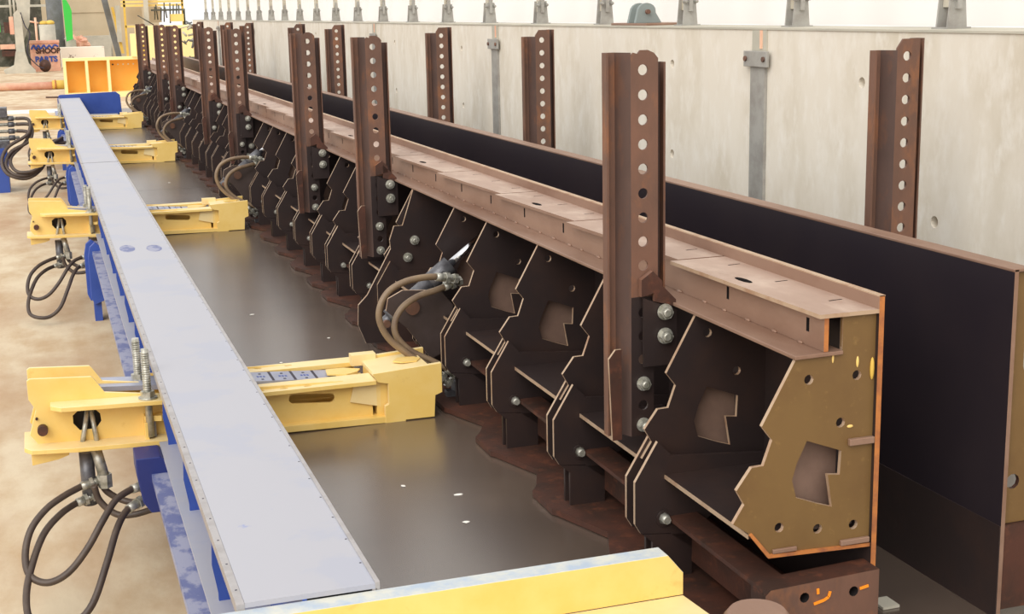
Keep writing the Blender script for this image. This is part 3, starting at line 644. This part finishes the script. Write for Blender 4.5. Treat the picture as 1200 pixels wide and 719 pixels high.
# ================================================================== hall background
of_ = thing('orange_steel_frame', (1.6, 38, FZ), 'orange panelled steel frame with cream edges behind the blue end plate', 'steel frame')
xs = [.73, 1.26, 1.80, 2.52]
z0, z1 = FZ, -1.11
MB().box(.72, 2.75, 38.5, 38.55, z0, z1, m_orange).build('back_panel', of_)
MB().box(.70, 2.75, 38, 38.5, z1, z1+.07, m_cream).build('top_rail', of_)
MB().box(.70, 2.75, 37.9, 38.5, z0, z0+.13, m_cream).build('bottom_rail', of_)
for x in (.70, 1.24, 1.78, 2.66): MB().box(x, x+.07, 38, 38.5, z0+.13, z1, m_cream).build('divider', of_)
MB().box(2.42, 2.54, 37.9, 38.3, z1+.07, -.46, m_cream).build('corner_post', of_)
k = MB()
for i in range(5): k.cyl((1.95+.13*i, 38.5, z1-.13), (1.95+.13*i, 38.49, z1-.13), .022, m_dust if i else m_ink, 8)
k.build('bolt_row', of_)
t = thing('floor_pipe', (-1.5, 43, FZ), 'long faded red pipe lying on the hall floor left of the orange frame', 'pipe')
MB().cyl((-6, 43.2, FZ+.11), (.55, 43.2, FZ+.11), .11, m_pink, 16).build('pipe_body', t)
MB().cyl((.45, 43.2, FZ+.13), (.78, 43.2, FZ+.13), .13, m_yellowbg, 16).cyl((.52, 43.2, FZ+.13), (.56, 43.2, FZ+.13), .15, m_gold, 16).build('sleeve', t)

t = thing('scrap_bin', (.44, 58.5, FZ), 'faded pink steel scrap bin lettered in blue and brown paint', 'bin')
MB().box(-.10, .98, 58, 59, FZ, -.98, m_pink).build('body', t)
MB().box(-.13, 1.0, 57.95, 59.05, -.98, -.88, m_pink).build('rim', t)
MB().box(-.09, .97, 57.985, 58, -1.30, -1.02, m_pink).build('front_band', t)
def lettering(s, size, x, y, z, mt, name='lettering', ext=.004):
    cu = bpy.data.curves.new(name, 'FONT'); cu.body = s; cu.size = size; cu.extrude = ext; cu.offset = .012; cu.align_x = 'CENTER'
    tmp = bpy.data.objects.new('text', cu); COL.objects.link(tmp); bpy.context.view_layer.update()
    me = bpy.data.meshes.new_from_object(tmp.evaluated_get(bpy.context.evaluated_depsgraph_get())); bpy.data.objects.remove(tmp)
    me.materials.clear(); me.materials.append(mt)
    o = bpy.data.objects.new(name, me); COL.objects.link(o); o.parent = t; o.rotation_euler = (math.pi/2, 0, 0)
    o.location = Vector((x, y, z+H))-t.location; return o
lettering('SHOOP', .27, .56, 57.97, -1.36, m_rustd); lettering('PARTS', .29, .47, 57.97, -1.68, m_blue)
k = MB().tube([(-.05, 57.97, -1.2), (.05, 57.97, -1.05), (.12, 57.97, -1.2), (.22, 57.97, -1.06), (.3, 57.97, -1.18), (.42, 57.97, -1.05), (.5, 57.97, -1.17), (.62, 57.97, -1.06), (.7, 57.97, -1.16), (.82, 57.97, -1.05), (.95, 57.97, -1.12)], .035, m_blue, 6)
k.build('painted_scrawl', t)
tag(MB().blob((.40, 57.3, FZ+.24), .22, .22, .24, m_rustd, 14, 10).build('rusty_ball'), 'dark rusty ball standing on the floor before the lettered bin', 'ball')
tag(MB().box(1.07, 2.80, 61, 62, FZ+.02, -1.22, m_splat).build('steel_box', None, .01), 'white steel box with dark rust splatters behind the orange frame', 'box')
t = thing('machine_pedestal', (-.5, 57, FZ), 'pale grey cast machine column on a flared foot at the upper left', 'machine column')
MB().prism([(-1.05, FZ), (.05, FZ), (.04, FZ+.10), (-.18, FZ+.35), (-.28, -1.25), (-.62, -1.25), (-.72, FZ+.3), (-1.1, FZ+.12)], 56.6, 57.4, m_lightbg).build('foot', t)
MB().prism([(-.60, -1.25), (-.28, -1.25), (-.30, .1), (-.42, .30), (-.58, .15)], 56.8, 57.2, m_lightbg).build('column', t)
MB().box(-.75, -.60, 56.8, 57.2, -.6, .05, m_pink).box(-.95, -.75, 56.8, 57.2, -.55, -.15, m_rustd).build('side_motor', t)
MB().prism([(-.30, -.9), (-.02, -.2), (.08, .8), (-.5, .8), (-.35, .1)], 57.4, 57.9, m_lightbg).build('arm_casting', t)
MB().tube([(-.32, 56.9, .2), (-.2, 56.8, -.3), (-.05, 56.8, -.6), (-.2, 56.8, -1.3), (.1, 56.7, -1.75), (.35, 56.7, -1.9)], .02, m_ink, 6).build('cable', t)
t = thing('press_machine', (-.6, 66, FZ), 'dark green and brown machinery standing behind the pale machine column', 'machine')
MB().box(-3.4, 1.3, 65, 67, FZ, -.3, m_darkbg).build('base', t)
MB().box(-3.4, .5, 65.5, 66.8, -.3, 1.4, m_darkbg).build('upper_frame', t)
MB().box(-1.4, .75, 64.9, 65.0, .45, .55, m_lightbg).build('rail', t)
for x in (-.75, -.6, -.45, -.3): MB().cyl((x, 64.8, -.1), (x, 64.8, 1.3), .05, m_lightbg, 8).build('pipe', t)
MB().box(-1.3, -.7, 64.4, 64.9, -1.3, -1.1, m_pink).box(-1.25, -.6, 64.3, 64.9, -1.6, -1.35, m_rustd).build('tray', t)
t = thing('standpipe', (.2, 60.5, FZ), 'thin salmon coloured standpipe with crossbar behind the lettered bin', 'standpipe')
MB().cyl((.2, 60.5, FZ), (.2, 60.5, .0), .045, m_pink, 10).build('upright', t)
MB().cyl((-.15, 60.5, -.12), (.32, 60.5, -.22), .035, m_pink, 8).build('crossbar', t)
t = thing('drum', (.62, 60, FZ), 'pale grey drum with yellow lumps on top behind the lettered bin', 'drum')
MB().cyl((.62, 60, FZ), (.62, 60, -.28), .31, m_lightbg, 24).build('body', t)
MB().blob((.5, 60, -.22), .16, .16, .09, m_yellowbg).blob((.75, 60, -.21), .17, .17, .1, m_yellowbg).build('heap', t)
tag(MB().cyl((1.0, 63, FZ), (1.0, 63, .78), .33, m_greybg, 20).build('grey_tank'), 'tall slate grey cylindrical tank left of the green panel', 'tank')
tag(MB().prism([(1.36, -1.0), (1.62, -.9), (1.66, .25), (1.60, .45), (1.45, .75), (1.33, .75)], 61.8, 62, m_green).build('green_panel'), 'bright green upright steel panel beside the beige partition', 'panel')
tag(MB().box(-1.55, -1.18, 61.8, 62, -.55, .5, m_green).build('green_panel'), 'green steel panel cut off by the left image edge', 'panel')
tag(MB().box(1.36, 1.75, 62.3, 63, FZ, -.95, m_lightbg).blob((1.5, 62.5, -.9), .2, .2, .14, m_lightbg, 10, 6, .2).build('pale_casting'), 'pale lumpy casting on a block beside the green panel', 'casting')
t = thing('beige_partition', (2.3, 66, FZ), 'large beige board partition in the hall background', 'partition')
MB().box(1.62, 3.42, 66, 66.15, -.6, .17, m_beige).build('lower_board', t)
MB().box(1.62, 3.42, 65.95, 66.12, .18, 1.4, m_beige).build('upper_board', t)
MB().box(1.62, 1.70, 66, 66.1, FZ, -.6, m_lightbg).box(3.3, 3.4, 66, 66.1, FZ, -.6, m_lightbg).build('post', t)
tag(MB().box(1.3, 3.25, 64.5, 65.4, FZ, -.83, m_lightbg).build('pale_crate'), 'pale grey crate below the beige partition', 'crate')
mb = MB()
for i in range(14):
    x = 1.62+random.random()*.6; mb.cyl((x, 62.8+random.random()*.4, -1.22), (x+random.uniform(-.25, .25), 63, -.72-random.random()*.2), .04, m_pink, 6)
mb.blob((1.9, 63, -1.1), .4, .3, .26, m_pink, 12, 8, .25)
tag(mb.build('rag_bundle'), 'faded pink crumpled bundle on top behind the white splattered box', 'bundle')
# machines at the end of the concrete wall
t = thing('slanted_gantry_leg', (2.65, 52, FZ), 'slanted grey and yellow green gantry leg right of the beige partition', 'gantry leg')
MB().prism([(2.42, .6), (2.62, .6), (2.98, -1.5), (2.80, -1.5)], 52, 52.3, m_greybg).build('column', t)
MB().prism([(2.72, .3), (2.80, .3), (3.05, -1.3), (2.96, -1.3)], 51.8, 52, m_yellowbg).build('brace', t)
MB().box(2.85, 3.0, 51.7, 51.9, -.9, .35, m_lightbg).build('upright', t)
MB().box(2.6, 3.2, 51.5, 52.6, FZ, -1.5, m_rustd).build('foot_block', t)
t = thing('yellow_rack', (4.0, 50, FZ), 'yellow beam pallet rack with beige panel in the far background', 'rack')
for z in (.46, .34): MB().box(2.95, 5.0, 50, 50.1, z-.05, z+.03, m_yel).build('beam', t)
MB().box(3.05, 3.5, 50, 50.1, -.40, -.33, m_yel).build('beam', t)
for x in (3.02, 4.95): MB().box(x, x+.07, 50, 50.1, FZ, .6, m_yellowbg).build('upright', t)
MB().box(3.68, 3.83, 49.8, 49.95, FZ, .9, m_lightbg).build('column', t)
MB().box(3.1, 3.66, 50.5, 50.55, -.3, .28, m_beige).build('panel', t)
MB().box(3.85, 4.3, 50.5, 50.55, -.25, .28, m_beige).build('panel', t)
tag(MB().box(3.2, 5.3, 47, 48, FZ, -.33, m_cream).build('cream_tank', None, .03), 'cream painted tank behind the farthest perforated posts', 'tank')
tag(MB().box(2.86, 3.22, 44.2, 44.8, -1.62, -.84, m_yellowbg).box(2.86, 3.22, 44.2, 44.8, FZ, -1.62, m_rustd).build('yellow_machine', None, .02), 'ochre yellow machine block right behind the orange frame', 'machine')
t = thing('overhead_rig', (4.3, 49, FZ), 'dark cluster of rods and clamps beside the yellow rack', 'rig')
for i in range(9):
    x = 3.95+.1*i; MB().cyl((x, 49, -.30+random.random()*.2), (x+random.uniform(-.06, .06), 49, .2+random.random()*.25), .022, m_darkbg, 6).build('rod', t)
MB().box(3.85, 4.95, 48.9, 49.1, .13, .19, m_darkbg).build('crossbar', t)
MB().cyl((3.4, 49, .0), (3.9, 49, -.32), .02, m_darkbg, 6).build('cable_arm', t)
MB().box(4.88, 4.95, 48.95, 49.05, FZ, .13, m_darkbg).build('mast', t)
tag(MB().box(4.45, 4.86, 48.6, 49, -.22, .02, m_yel).build('yellow_box'), 'small yellow box beside the dark cluster of rods', 'box')
mb = MB()
for i in range(46):
    a = Vector((4.45+random.random()*.8, 44.4+random.random(), -1.35+random.random()*1.05)); b = a+Vector((random.uniform(-.35, .35), random.uniform(-.1, .1), random.uniform(-.3, .3)))
    mb.cyl(a, b, .018+random.random()*.018, random.choice([m_tarn, m_darkbg, m_greybg, m_lightbg]), 6)
mb.box(4.3, 5.3, 44.4, 45.4, FZ, -1.3, m_darkbg)
o = mb.build('steel_scrap_heap'); tag(o, 'tangled heap of grey blue steel scrap at the far end of the wall', 'scrap heap'); o['kind'] = 'stuff'

# hydraulic manifold at the left edge with its hoses
t = thing('hydraulic_manifold', (-.42, 18, FZ), 'hydraulic manifold with steel pipes at the left image edge', 'manifold')
MB().box(-.75, -.40, 17.8, 18.3, FZ, -1.52, m_blue).build('stand', t)
MB().box(-.75, -.36, 17.85, 18.2, -1.52, -1.44, m_cyl).box(-.75, -.36, 17.9, 18.2, -1.16, -1.05, m_cyl).build('block', t)
for z in (-1.18, -1.25, -1.33, -1.41):
    MB().cyl((-.75, 17.95, z), (-.24, 17.95, z), .020, m_zinc, 10).cyl((-.36, 17.95, z), (-.29, 17.95, z), .032, m_cyl, 8).build('pipe', t)
hs = [[(-.26, 17.95, -1.18), (-.12, 17.9, -1.20), (-.14, 17.8, -1.36), (-.38, 17.7, -1.50), (-.46, 17.6, -1.66), (-.40, 17.5, -1.80), (-.20, 17.5, -1.86), (-.02, 17.6, -1.76), (.10, 17.8, -1.55), (.25, 18, -1.47)],
      [(-.26, 17.95, -1.25), (-.10, 17.9, -1.27), (-.13, 17.8, -1.44), (-.34, 17.7, -1.55), (-.42, 17.6, -1.69), (-.34, 17.5, -1.80), (-.18, 17.5, -1.82), (.0, 17.6, -1.72), (.10, 17.8, -1.52), (.25, 18, -1.44)],
      [(-.26, 17.95, -1.33), (-.14, 17.9, -1.35), (-.18, 17.8, -1.46), (-.34, 17.7, -1.60), (-.36, 17.6, -1.70), (-.28, 17.5, -1.78), (-.10, 17.5, -1.77), (.04, 17.7, -1.66), (.16, 17.9, -1.52), (.3, 18, -1.50)]]
for i, (p, nm) in enumerate(zip(hs, ('outer', 'middle', 'inner'))):
    o = MB().tube(p, .021, m_hosed, 8).build('hydraulic_hose')
    tag(o, '%s thick dark hose looping from the manifold at the left edge' % nm, 'hose', 'thick hoses of the left manifold')
